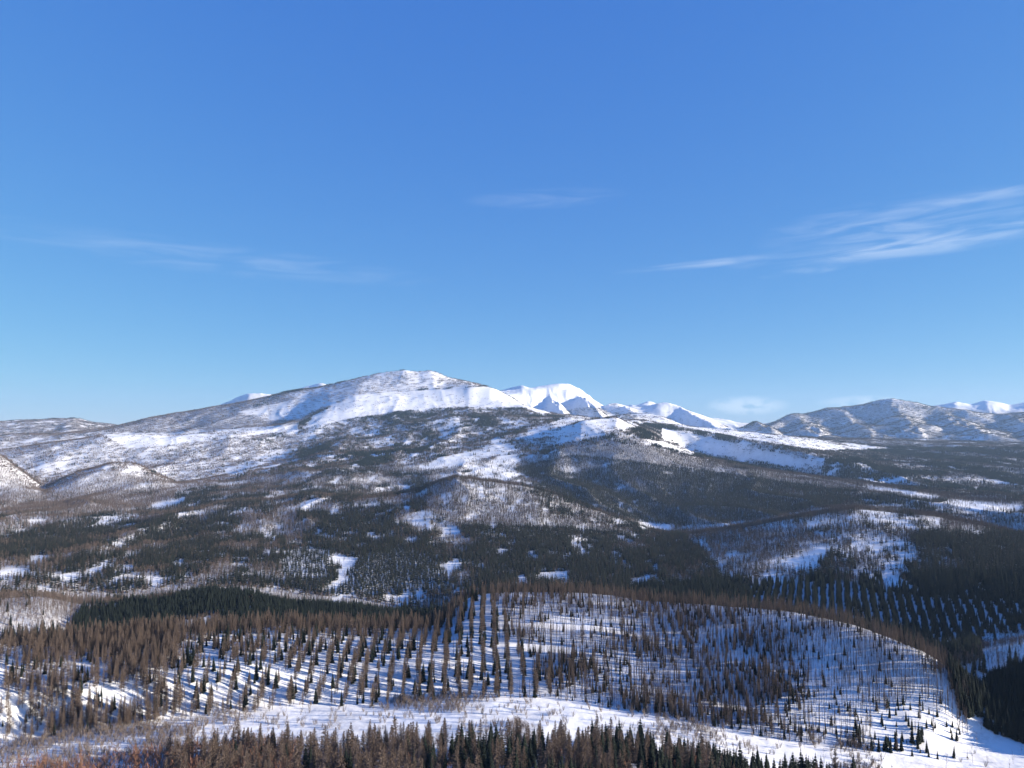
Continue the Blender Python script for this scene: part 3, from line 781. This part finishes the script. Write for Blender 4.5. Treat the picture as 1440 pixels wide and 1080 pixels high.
def clump(kind, seed, n, span):
    """a small stand of one kind for far slopes, simple trees at their true size"""
    r = random.Random(seed)
    b = MB()
    for i in range(n):
        x, y = r.uniform(-span, span), r.uniform(-span, span)
        if kind == 'spruce':
            hh = r.uniform(11, 20); rr = hh * .15
            for q in range(3):
                z0, z1 = hh * (.05 + .28 * q), hh * (.52 + .25 * q)
                r0 = rr * (1 - .27 * q)
                a0 = r.random() * 6
                for k in range(5):
                    a, a2 = a0 + k * 1.2566, a0 + (k + 1) * 1.2566
                    b.tri((x + r0 * math.cos(a), y + r0 * math.sin(a), z0 + r.uniform(-.6, .4)), (x + r0 * math.cos(a2), y + r0 * math.sin(a2), z0), (x, y, z1))
        else:
            hh = r.uniform(9, 15)
            for k in range(7):
                a = r.random() * 6.28; z = hh * r.uniform(.2, .6); s = r.uniform(1.0, 2.6)
                tp = (x + math.cos(a) * s, y + math.sin(a) * s, min(hh, z + s * 2.4))
                b.blade((x, y, z), tp, .42)
            b.blade((x, y, -1), (x, y, hh), .22)
    return b


def proto_collection(name, meshes):
    c = bpy.data.collections.new(name)
    for i, m in enumerate(meshes):
        o = bpy.data.objects.new('%s_shape_%02d' % (name, i), m)
        c.objects.link(o)
    return c


PROTO = {}
for k_, (sh, cm, bm) in SHAPES.items():
    meshes = [merge(s, cm, bm, k_ + '_whole') for s in sh]
    if k_ == 'spruce':
        meshes += [merge(spruce_shape(s, True), cm, bm, 'spruce_small') for s in (5, 6)]
        meshes += [clump('spruce', 40 + s, 7, 11).mesh('spruce_stand', [cm]) for s in range(3)]
        meshes += [clump('spruce', 50 + s, 16, 20).mesh('spruce_stand', [cm]) for s in range(2)]
    if k_ == 'bare_tree':
        meshes += [merge(bare_shape(s, 2.8), cm, bm, 'bare_full') for s in (25, 26, 27)] + [merge(bare_shape(s, 3.4), cm, bm, 'bare_full') for s in (25, 28)]
        meshes += [clump('bare', 60 + s, 9, 11).mesh('bare_stand', [cm]) for s in range(3)]
        meshes += [clump('bare', 70 + s, 22, 20).mesh('bare_stand', [cm]) for s in range(2)]
    PROTO[k_] = proto_collection(k_, meshes)
# index ranges inside each collection
IDX = {'spruce': dict(near=(0, 4), first=(0, 4), mid=(4, 6), stand=(6, 9), far=(9, 11)), 'bare_tree': dict(near=(0, 4), first=(4, 7), mid=(7, 9), stand=(9, 12), far=(12, 14)),
       'larch': dict(near=(0, 6), thin=(6, 8)), 'shrub': dict(near=(0, 3)), 'brush': dict(near=(0, 3))}


def scatter(name, kind, pts):
    """one object that carries the many: points with size, turn and shape number"""
    P = np.array([p[:3] for p in pts], np.float32) if not isinstance(pts, tuple) else pts[0].astype(np.float32)
    scl, rot, idx = pts[1], pts[2], pts[3]
    me = bpy.data.meshes.new(name)
    me.vertices.add(len(P)); me.vertices.foreach_set('co', P.ravel())
    a = me.attributes.new('size', 'FLOAT_VECTOR', 'POINT'); a.data.foreach_set('vector', scl.astype(np.float32).ravel())
    a = me.attributes.new('turn', 'FLOAT', 'POINT'); a.data.foreach_set('value', rot.astype(np.float32))
    a = me.attributes.new('shape', 'INT', 'POINT'); a.data.foreach_set('value', idx.astype(np.int32))
    o = bpy.data.objects.new(name, me)
    COL.objects.link(o)
    g = bpy.data.node_groups.new(name + '_nodes', 'GeometryNodeTree')
    g.interface.new_socket('Geometry', in_out='INPUT', socket_type='NodeSocketGeometry')
    g.interface.new_socket('Geometry', in_out='OUTPUT', socket_type='NodeSocketGeometry')
    N, L = g.nodes, g.links
    gi, go = N.new('NodeGroupInput'), N.new('NodeGroupOutput')
    ci = N.new('GeometryNodeCollectionInfo')
    ci.inputs['Collection'].default_value = PROTO[kind]
    ci.inputs['Separate Children'].default_value = True
    ci.inputs['Reset Children'].default_value = True
    ip = N.new('GeometryNodeInstanceOnPoints')
    ip.inputs['Pick Instance'].default_value = True

    def attr(n, t):
        q = N.new('GeometryNodeInputNamedAttribute'); q.data_type = t; q.inputs['Name'].default_value = n
        return q.outputs['Attribute']
    cx = N.new('ShaderNodeCombineXYZ')
    L.new(attr('turn', 'FLOAT'), cx.inputs[2])
    L.new(gi.outputs[0], ip.inputs['Points'])
    L.new(ci.outputs[0], ip.inputs['Instance'])
    L.new(attr('shape', 'INT'), ip.inputs['Instance Index'])
    L.new(cx.outputs[0], ip.inputs['Rotation'])
    L.new(attr('size', 'FLOAT_VECTOR'), ip.inputs['Scale'])
    L.new(ip.outputs[0], go.inputs[0])
    md = o.modifiers.new('trees', 'NODES'); md.node_group = g
    return tag(o, kind='stuff')


# ------------------------------------------------------------------ candidates
def jitter_field(d0, d1, step, amin=-40.5, amax=40.5):
    n = int(2 * d1 / step)
    gx = (np.arange(n) - n / 2) * step
    gy = np.arange(int(d0 * .74 / step), int(d1 / step) + 1) * step
    X, Y = np.meshgrid(gx, gy)
    X = X + (rng.random(X.shape) - .5) * step * .95; Y = Y + (rng.random(Y.shape) - .5) * step * .95
    x, y = X.ravel(), Y.ravel()
    d = np.hypot(x, y); a = np.degrees(np.arctan2(x, y))
    m = (d >= d0) & (d < d1) & (a > amin) & (a < amax)
    return x[m], y[m], d[m]


STUFF = {k: [] for k in SHAPES}          # kind -> list of (P, size, turn, shape)


def put(kind, x, y, z, sx, sz, lo, hi):
    n = len(x)
    if n:
        STUFF[kind].append((np.stack([x, y, z], 1), np.stack([sx, sx, sz], 1), rng.random(n) * 6.283, rng.integers(lo, hi, n)))


def beyond():
    for d0, d1, step, lod in ((905, 1500, 4.0, 'first'), (1500, 2600, 5.2, 'mid'), (2600, 4600, 6.6, 'mid'), (4600, 8600, 14.5, 'stand'), (8600, 15500, 26.0, 'far')):
        x, y, d = jitter_field(d0, d1, step)
        z = sample(ZG, x, y)
        ok = (z / d) + 30.0 / d >= sample(RUN, x, y) - 2.0 / F
        x, y, z, d = x[ok], y[ok], z[ok], d[ok]
        kind, size, pid = grow(x, y, z, d)
        for kk, nm, hm in ((1, 'spruce', .90), (2, 'bare_tree', .85)):
            m = kind == kk
            n = m.sum()
            h = np.clip(rng.normal(1, .2, n), .5, 1.45) * size[m] * hm
            w = h * rng.uniform(.85, 1.2, n)
            lo, hi = IDX[nm][lod]
            if lod in ('stand', 'far'):
                h = np.clip(rng.normal(1, .1, n), .8, 1.2); w = h * .95
            put(nm, x[m], y[m], z[m], w, h, lo, hi)


beyond()

# ------------------------------------------------------------------ the first hill, the valley and the belt: every tree placed by kind
NEAR = []          # dicts of arrays: kind, x, y, z, h, w, shape, zone


def add_near(kind, x, y, hm, hs, zone, wide=(.85, 1.2), shapes=None):
    n = len(x)
    if not n:
        return
    z = sample(ZG, x, y)
    base = {'spruce': 18., 'larch': 20., 'bare_tree': 14., 'brush': 14., 'shrub': 4.}[kind]
    h = np.clip(rng.normal(hm, hs, n), hm * .45, hm * 1.5) / base
    w = h * rng.uniform(wide[0], wide[1], n)
    lo, hi = shapes or IDX[kind]['near']
    NEAR.append(dict(kind=np.full(n, kind, object), x=x, y=y, z=z, h=h, w=w, base=np.full(n, base), shape=rng.integers(lo, hi, n), turn=rng.random(n) * 6.283, zone=np.full(n, zone, object)))


def near_field():
    x, y, d = jitter_field(205, 905, 2.6)
    z = sample(ZG, x, y)
    px, py = project(x, y, z)
    a = np.arctan2(x, y)
    q = lambda r: np.interp(a, AZ, r)
    dfoot, dcrest, dedge = q(foot[0]), q(crest1[0]), q(edge[0])
    rr = rng.random(len(x)); r3 = rng.random(len(x))
    n1 = fbm(x / 26, y / 26, 91, 3); n2 = fbm(x / 60, y / 60, 95, 3); n3 = fbm(x / 9, y / 9, 97, 2)
    vis = (z / d) >= sample(RUN, x, y) - 1.0 / F
    wpx = px + 8 * n1; wpy = py + 5 * n2
    pick = lambda m, p: m & (rr < p)

    # --- belt along the near side of the valley
    top = np.interp(wpx, [0, 200, 300, 420, 520, 900, 1010, 1100, 1250, 1330, 1440], [1060, 1058, 1060, 1060, 1055, 1052, 1060, 1068, 1080, 1098, 1110])
    belt = (d < dedge) & (py > top) & (d > 318)
    tall = ramp(px, 240, 420) * (1 - ramp(px, 1180, 1400))
    dark = ramp(px, 520, 700) * .5 + .10 + .22 * ramp(px, 980, 1100)
    b_sp = belt & (n1 + .9 * n3 * .5 > .62 - 1.25 * dark) & (px > 330) & (px < 1330)
    add_near('spruce', *(v[pick(b_sp, .11)] for v in (x, y)), 16.5, 2.4, 'belt', (1.05, 1.4))
    b_la = belt & ~b_sp & (px > 230) & (px < 1330)
    add_near('larch', *(v[pick(b_la, .085)] for v in (x, y)), 18.5, 2.4, 'belt', (1.25, 1.75))
    b_ba = belt & ((px <= 420) | (px >= 1200))
    add_near('brush', *(v[b_ba & (r3 < .34)] for v in (x, y)), 11.5, 2.2, 'belt_bare')
    add_near('brush', *(v[belt & ~b_ba & (r3 < .05)] for v in (x, y)), 8.5, 2.0, 'belt_bare')
    front = (d > 215) & (d <= 318)
    add_near('bare_tree', *(v[pick(front, .018)] for v in (x, y)), 18.5, 2.6, 'front')
    add_near('larch', *(v[pick(front & (px > 250), .012)] for v in (x, y)), 21.0, 2.0, 'belt')

    # --- valley floor: shrubs and a few bare trees
    val = (d >= dedge - 25) & (d < dfoot + 12) & ~belt
    open_ = inside([(405, 1012), (480, 1000), (640, 1003), (700, 990), (760, 992), (765, 1010), (690, 1018), (560, 1018), (470, 1034), (400, 1040)], px, py) | inside([(240, 1040), (330, 1022), (420, 1018), (430, 1045), (330, 1050)], px, py)
    thick = np.clip(.35 + .9 * n2 + .5 * n1, .05, 1.0)
    thick = np.where(open_, .10, thick)
    vv = val & (px < 1240)
    add_near('shrub', *(v[pick(vv, .85 * thick)] for v in (x, y)), 4.4, 1.1, 'valley')
    add_near('bare_tree', *(v[vv & (r3 < .06 * thick)] for v in (x, y)), 8.5, 1.6, 'valley')
    add_near('bare_tree', *(v[(d > dedge - 40) & (d < dfoot) & (px < 420) & (r3 > 1 - .018)] for v in (x, y)), 8.0, 1.6, 'valley')

    # --- left plantation: larch rows running up the slope, dark spruces among them
    slope = (d >= dfoot) & (d < dcrest + 14)
    rows = slope & (wpx > 255) & (wpx < 715 + (py - 880) * .6)
    th = R(-2.5)
    across = x * math.cos(th) - y * math.sin(th) + 2.6 * fbm(x / 50, y / 50, 5, 3)
    ph = np.abs((across / 10.6) % 1.0 - .5) * 10.6
    gaps = fbm(x / 30, y / 22, 123, 3)
    onrow = rows & (ph < 1.55)
    add_near('larch', *(v[pick(onrow & (gaps > -.36), .60)] for v in (x, y)), 13.5, 2.8, 'rows', (.75, 1.1))
    add_near('spruce', *(v[rows & (ph >= 1.0) & (ph < 2.9) & (r3 < np.where(gaps < -.1, .26, .14))] for v in (x, y)), 10.5, 2.2, 'rows', (.95, 1.25))
    add_near('larch', *(v[rows & ~onrow & (r3 > .988)] for v in (x, y)), 14.0, 2.5, 'rows', (.7, 1.0), IDX['larch']['thin'])
    # dense crest of the same plantation
    crestm = (d > dcrest - 26) & (d < dcrest + 26) & (px < 655) & (px > 130)
    add_near('larch', *(v[pick(crestm & ~onrow, .20)] for v in (x, y)), 15.0, 2.0, 'crest', (.9, 1.2))

    # --- far left: loose brown larch wood with snow between
    left = slope & (wpx <= 255)
    dens = np.clip(.13 + .20 * n2 + .18 * n1 + .14 * ramp(1 - (py - 905) / 60, .3, 1.), .055, .36)
    glade = inside([(120, 982), (150, 975), (195, 980), (200, 1000), (150, 1005), (118, 998)], px, py)
    dens = np.where(glade, .01, dens)
    add_near('larch', *(v[pick(left, dens * 1.7)] for v in (x, y)), 15.5, 2.4, 'left_wood', (.8, 1.15))
    add_near('spruce', *(v[left & (r3 > .935)] for v in (x, y)), 9.5, 2.4, 'left_wood')
    add_near('bare_tree', *(v[left & (r3 < .05)] for v in (x, y)), 10.0, 2.0, 'left_wood')

    # --- big hill: scattered groups
    hill = slope & ~rows & (wpx > 255) & (px < 1362) & vis
    track = np.zeros(len(x), bool)
    for poly in ([(620, 893), (700, 905), (790, 908), (830, 914), (830, 920), (760, 918), (640, 905)], [(770, 876), (880, 884), (960, 898), (960, 903), (880, 892), (770, 884)],
                 [(1030, 922), (1100, 938), (1180, 948), (1180, 953), (1090, 944), (1030, 930)], [(1010, 985), (1090, 998), (1100, 1006), (1010, 992)]):
        track |= inside(poly, px, py)
    hill &= ~track
    t_ = R(4.0)
    ac2 = x * math.cos(t_) - y * math.sin(t_) + 2.0 * fbm(x / 40, y / 40, 6, 2)
    ph2 = np.abs((ac2 / 9.5) % 1.0 - .5) * 9.5
    east = ramp(px, 1060, 1170)
    lower = ramp(py - np.interp(px, [650, 900, 1100, 1300], [890, 905, 930, 980]), -6, 14)
    stand = n2 * .7 + n1 * .55
    d_la = np.clip(.17 + .48 * stand, .03, .46) * (1 - .85 * east) * (.45 + .65 * lower) * np.where(ph2 < 2.4, 2.2, .25)
    add_near('larch', *(v[pick(hill, d_la)] for v in (x, y)), 11.5, 2.8, 'hill', (.65, 1.0))
    d_sp = np.clip(.26 + .55 * stand, .07, .56) * (1 - .66 * east) * (.45 + .7 * lower) * np.where(ph2 < 2.6, 1.5, .6)
    add_near('spruce', *(v[hill & (r3 < d_sp)] for v in (x, y)), 6.4, 2.4, 'hill', (.9, 1.2))
    d_th = (.56 + .25 * n1) * (1 - east) + east * (.36 + .55 * ramp(wpx + (900 - wpy) * .6, 1130, 1200) + .04 * n1)
    d_th = d_th * np.where(ph2 < 2.4, 1.25, .8)
    nose = inside([(1215, 1010), (1290, 985), (1335, 1010), (1400, 1085), (1240, 1085)], px, py)
    d_th = np.where(nose, .002, d_th)
    add_near('larch', *(v[hill & (r3 > 1 - d_th)] for v in (x, y)), 12.5, 2.6, 'thin', (.55, .9), IDX['larch']['thin'])
    # --- behind the skyline of the big hill: tops of the wood on the far side
    back = (d >= dcrest) & (d < dcrest + 48) & (px > 600) & (px < 1365)
    add_near('larch', *(v[pick(back, np.clip(.13 + .16 * n1, .03, .25))] for v in (x, y)), 10.5, 2.6, 'back', (.75, 1.15))
    # brown hollow at the end of the hill
    hollow = (d > 700) & (d < 905) & (px > 545) & (px < 650) & (d > dcrest + 10)
    add_near('bare_tree', *(v[pick(hollow, .14)] for v in (x, y)), 11.0, 2.0, 'hollow')
    # --- saddle and dark knoll at the right
    kn = (px > 1338 + np.clip((py - 960) * .35, -8, 60)) & (d > 690) & (d < 905)
    kn &= (py < np.interp(px, [1340, 1370, 1400, 1440, 1560], [1000, 1015, 1032, 1048, 1060]))
    add_near('spruce', *(v[pick(kn, .60)] for v in (x, y)), 14.0, 2.0, 'knoll', (1.0, 1.3))
    sad = (px > 1290) & (d > dcrest - 25) & (d < dcrest + 60) & (px < 1375)
    add_near('larch', *(v[pick(sad & ~kn, .16)] for v in (x, y)), 13.0, 2.0, 'saddle', (.8, 1.1))
    gully = (px > 1330) & (px < 1560) & (d > 560) & (d < 720)
    add_near('bare_tree', *(v[gully & ~kn & (r3 < .03)] for v in (x, y)), 8.0, 1.5, 'gully')
    add_near('shrub', *(v[gully & (r3 > .975)] for v in (x, y)), 3.0, .8, 'gully')


near_field()


def on_ground(px, py):
    """ground point seen at a picture position (first hit along the sight line)"""
    a, s = angles(px, py)
    d = np.exp(np.linspace(math.log(150), math.log(3000), 4000))
    x, y = np.sin(a) * d, np.cos(a) * d
    z = sample(ZG, x, y)
    i = int(np.argmax(z / d >= s))
    return x[i], y[i]


def single(kind, spots, hm, zone, wide=(.95, 1.2)):
    xy = np.array([on_ground(*s) for s in spots])
    add_near(kind, xy[:, 0], xy[:, 1], hm, hm * .1, zone, wide)


single('spruce', [(1283, 1046), (1292, 1047), (1296, 1044)], 14.5, 'trio')
single('spruce', [(1303, 1025), (1278, 1022), (1318, 1008)], 8.0, 'nose')
single('spruce', [(1206, 1038), (1209, 1050), (1201, 1046), (1226, 1056), (1236, 1057), (1246, 1056), (1260, 1055), (1252, 1058), (1268, 1056)], 12.0, 'toe')

A = {k: np.concatenate([d[k] for d in NEAR]) for k in NEAR[0]}
A['d'] = np.hypot(A['x'], A['y'])
A['px'], A['py'] = project(A['x'], A['y'], A['z'])
A['tx'], A['ty'] = project(A['x'], A['y'], A['z'] + A['h'] * A['base'])
A['H'] = A['h'] * A['base']
print('near trees', {k: int((A['kind'] == k).sum()) for k in SHAPES})


def tree_visible():
    """share of each near tree left uncovered by the ground and by nearer trees, judged on a coarse picture"""
    n = len(A['x'])
    W_, H_ = 720, 270 + 60
    y0 = 780.0
    buf = np.zeros((W_ + 2, H_))                         # opacity already gathered, near to far
    order = np.argsort(A['d'])
    share = np.zeros(n)
    op = {'spruce': .9, 'larch': .35, 'bare_tree': .12, 'brush': .2, 'shrub': .15}
    run = sample(RUN, A['x'], A['y'])
    for i in order:
        hw = A['w'][i] * {'spruce': 2.3, 'larch': 2.0, 'bare_tree': 1.6, 'brush': 1.6, 'shrub': 1.3}[A['kind'][i]] * F / A['d'][i]
        xa, xb = int((A['px'][i] - hw * .6) / 2), int((A['px'][i] + hw * .6) / 2) + 1
        ya, yb = int((A['ty'][i] - y0)), int((A['py'][i] - y0))
        xa_, xb_, ya_, yb_ = max(xa, 0), min(xb, W_), max(ya, 0), min(yb, 300)
        if xb_ <= xa_ or yb_ <= ya_:
            continue
        # ground in front hides what lies below the skyline so far
        top_s = (A['z'][i] + A['H'][i]) / A['d'][i]
        frac = np.clip((top_s - run[i]) / max(1e-6, A['H'][i] / A['d'][i]), 0, 1)
        yb_ = min(yb_, ya + int((yb - ya) * frac + .5))
        if yb_ <= ya_:
            continue
        cell = buf[xa_:xb_, ya_:yb_]
        share[i] = (1 - cell).sum() / max(1, (xb - xa) * (yb - ya)) * (A['H'][i] / A['d'][i])
        third = ya_ + int((yb_ - ya_) * .15)
        sub = buf[xa_:xb_, third:yb_]
        buf[xa_:xb_, third:yb_] = 1 - (1 - sub) * (1 - op[A['kind'][i]])
    return share


SHARE = tree_visible()
ONE = {'spruce': 300, 'larch': 300, 'bare_tree': 300, 'brush': 300, 'shrub': 300}
chosen = np.zeros(len(A['x']), bool)
for k_ in SHAPES:
    m = np.where(A['kind'] == k_)[0]
    s_ = SHARE[m] * np.where((A['ty'][m] < 1068) & (A['px'][m] > 6) & (A['px'][m] < 1434), 1, .0)
    o_ = m[np.argsort(-s_)][:ONE[k_]]
    chosen[o_[SHARE[o_] > 0]] = True

PART = {}
for k_, (sh, cm, bm) in SHAPES.items():
    tn, cn = ('stems', 'twigs') if k_ == 'shrub' else ('trunk', 'crown')
    PART[k_] = [(t.mesh(k_ + '_' + tn, [bm]), c.mesh(k_ + '_' + cn, [cm]), tn, cn) for t, c in sh]

NAME = {'spruce': 'spruce_tree', 'larch': 'larch_tree', 'bare_tree': 'bare_tree', 'brush': 'birch_sapling', 'shrub': 'riverside_shrub'}
CAT = {'spruce': 'spruce', 'larch': 'larch', 'bare_tree': 'tree', 'brush': 'sapling', 'shrub': 'shrub'}


def describe(i):
    kind, zone, px, d = A['kind'][i], A['zone'][i], A['px'][i], A['d'][i]
    where = ['at far left', 'at left', 'left of middle', 'right of middle', 'at right', 'at far right'][min(5, max(0, int(px // 240)))]
    med = np.median(A['H'][chosen & (A['kind'] == kind) & (A['zone'] == zone)])
    size = 'tall' if A['H'][i] > med * 1.08 else ('short' if A['H'][i] < med * .92 else 'medium-high')
    az = math.atan2(A['x'][i], A['y'][i])
    f0, c0 = np.interp(az, AZ, foot[0]), np.interp(az, AZ, crest1[0])
    t = (d - f0) / (c0 - f0)
    tier = 'at the foot' if t < .33 else ('half-way up' if t < .72 else 'near the crest')
    if kind == 'spruce':
        if zone == 'belt':
            return f'{size} dark green spruce in the wooded belt at the lower edge, {where}', 'dark spruces of the lower belt'
        if zone == 'knoll':
            return f'{size} spruce of the shaded black wood beside the snowy gully', 'spruces on the dark knoll'
        if zone == 'trio':
            return f'{size} dark spruce of the three on the bright snowy toe of the hill', 'three spruces on the snowy toe'
        if zone in ('nose', 'toe'):
            return f'{size} dark spruce at the hill foot beside the bright bare snow face', 'spruces beside the bright snow face'
        if zone == 'rows':
            return f'{size} dark spruce between brown planted larch rows, {tier}, {where}', 'spruces between the larch rows'
        if zone == 'left_wood':
            return f'{size} dark spruce in the loose brown wood {where}, {tier}', 'spruces in the loose left wood'
        return f'{size} dark spruce on the snowy middle hill, {tier}, {where}', 'spruces on the snowy hill'
    if kind == 'larch':
        if zone == 'belt':
            return f'{size} brown leafless larch in the wooded belt at the lower edge, {where}', 'larches of the lower belt'
        if zone in ('rows', 'crest'):
            return f'{size} brown leafless larch in a planted row on snow, {tier}, {where}', 'larches in planted rows'
        if zone == 'left_wood':
            return f'{size} brown leafless larch in the loose wood {where}, {tier}', 'larches of the loose left wood'
        if zone == 'thin':
            return f'{size} thin sparse larch pole on the snowy hill, {tier}, {where}', 'thin larch poles on the hill'
        if zone == 'back':
            return f'{size} brown larch with its top above the snowy hill crest, {where}', 'larch tops behind the crest'
        return f'{size} brown leafless larch of the snowy middle hill, {tier}, {where}', 'larches on the snowy hill'
    if kind == 'brush':
        return f'{size} reddish bare sapling in the brush at the lower edge, {where}', 'reddish saplings at the lower edge'
    if kind == 'bare_tree':
        if zone in ('front', 'belt_bare', 'belt'):
            return f'{size} pale twiggy bare tree poking up at the lower edge, {where}', 'bare trees at the lower edge'
        if zone == 'hollow':
            return f'{size} grey bare tree in the shaded hollow behind the larch rows', 'bare trees in the shaded hollow'
        if zone == 'left_wood':
            return f'{size} grey bare broadleaf tree among larches {where}, {tier}', 'bare trees in the left wood'
        if zone == 'gully':
            return f'{size} bare tree in the shaded snow gully below the dark wood', 'bare trees in the shaded gully'
        return f'{size} bare tree standing in the bright snowy valley strip, {where}', 'bare trees in the snowy valley'
    side = 'nearer the lower belt' if t < -.08 else 'close to the planted slope'
    if zone == 'gully':
        return f'{size} twiggy shrub in the shaded snow gully below the dark wood', 'shrubs in the shaded gully'
    return f'{size} leafless shrub on the snowy valley floor, {side}, {where}', 'shrubs in the snowy valley'


def build_individuals():
    proto = {}
    for i in np.where(chosen)[0]:
        k = A['kind'][i]; s = int(A['shape'][i])
        key = (k, s)
        if key not in proto:
            tm, cm, tn, cn = PART[k][s]
            root = bpy.data.objects.new(NAME[k], None)
            a = bpy.data.objects.new(tn, tm); b = bpy.data.objects.new(cn, cm)
            a.parent = root; b.parent = root
            proto[key] = (root, a, b)
            made = proto[key]
        else:
            root, a, b = proto[key]
            made = (root.copy(), a.copy(), b.copy())
            made[1].parent = made[0]; made[2].parent = made[0]
        for o in made:
            COL.objects.link(o)
        r_ = made[0]
        r_.empty_display_size = 1
        r_.location = (float(A['x'][i]), float(A['y'][i]), float(A['z'][i]))
        r_.rotation_euler = (random.gauss(0, .022), random.gauss(0, .022), float(A['turn'][i]))
        r_.scale = (float(A['w'][i]), float(A['w'][i]), float(A['h'][i]))
        lab, grp = describe(i)
        tag(r_, lab, CAT[k], grp)


build_individuals()
rest = ~chosen
for k_ in SHAPES:
    m = rest & (A['kind'] == k_)
    if m.sum():
        STUFF[k_].append((np.stack([A['x'][m], A['y'][m], A['z'][m]], 1), np.stack([A['w'][m], A['w'][m], A['h'][m]], 1), A['turn'][m], A['shape'][m].astype(int)))
FOREST = {'spruce': 'spruce_forest', 'larch': 'larch_forest', 'bare_tree': 'bare_woodland', 'brush': 'lower_brushwood', 'shrub': 'valley_shrubbery'}
for k_, parts in STUFF.items():
    if parts:
        pts = tuple(np.concatenate([p[j] for p in parts]) for j in range(4))
        print(FOREST[k_], len(pts[0]))
        o_ = scatter(FOREST[k_], k_, pts)


# ------------------------------------------------------------------ the air
def build_haze():
    x0, x1, y0, y1, z0, z1 = -26000, 26000, -3000, 26000, float(ZG.min()) - 30, float(ZG.max()) + 60
    v = [(x, y, z) for z in (z0, z1) for y in (y0, y1) for x in (x0, x1)]
    f = [(0, 2, 3, 1), (4, 5, 7, 6), (0, 1, 5, 4), (2, 6, 7, 3), (0, 4, 6, 2), (1, 3, 7, 5)]
    me = bpy.data.meshes.new('haze'); me.from_pydata(v, [], f); me.update()
    m = bpy.data.materials.new('haze_air'); m.use_nodes = True
    N, L = m.node_tree.nodes, m.node_tree.links
    N.clear()
    out = N.new('ShaderNodeOutputMaterial'); pv = N.new('ShaderNodeVolumePrincipled')
    pv.inputs['Color'].default_value = (.47, .69, 1.0, 1)
    pv.inputs['Density'].default_value = 1.95e-5
    pv.inputs['Anisotropy'].default_value = 0.1
    L.new(pv.outputs[0], out.inputs['Volume'])
    me.materials.append(m)
    o = bpy.data.objects.new('haze', me); COL.objects.link(o)
    tag(o, kind='stuff')


build_haze()
SC.cycles.max_bounces = 6
SC.cycles.volume_bounces = 0
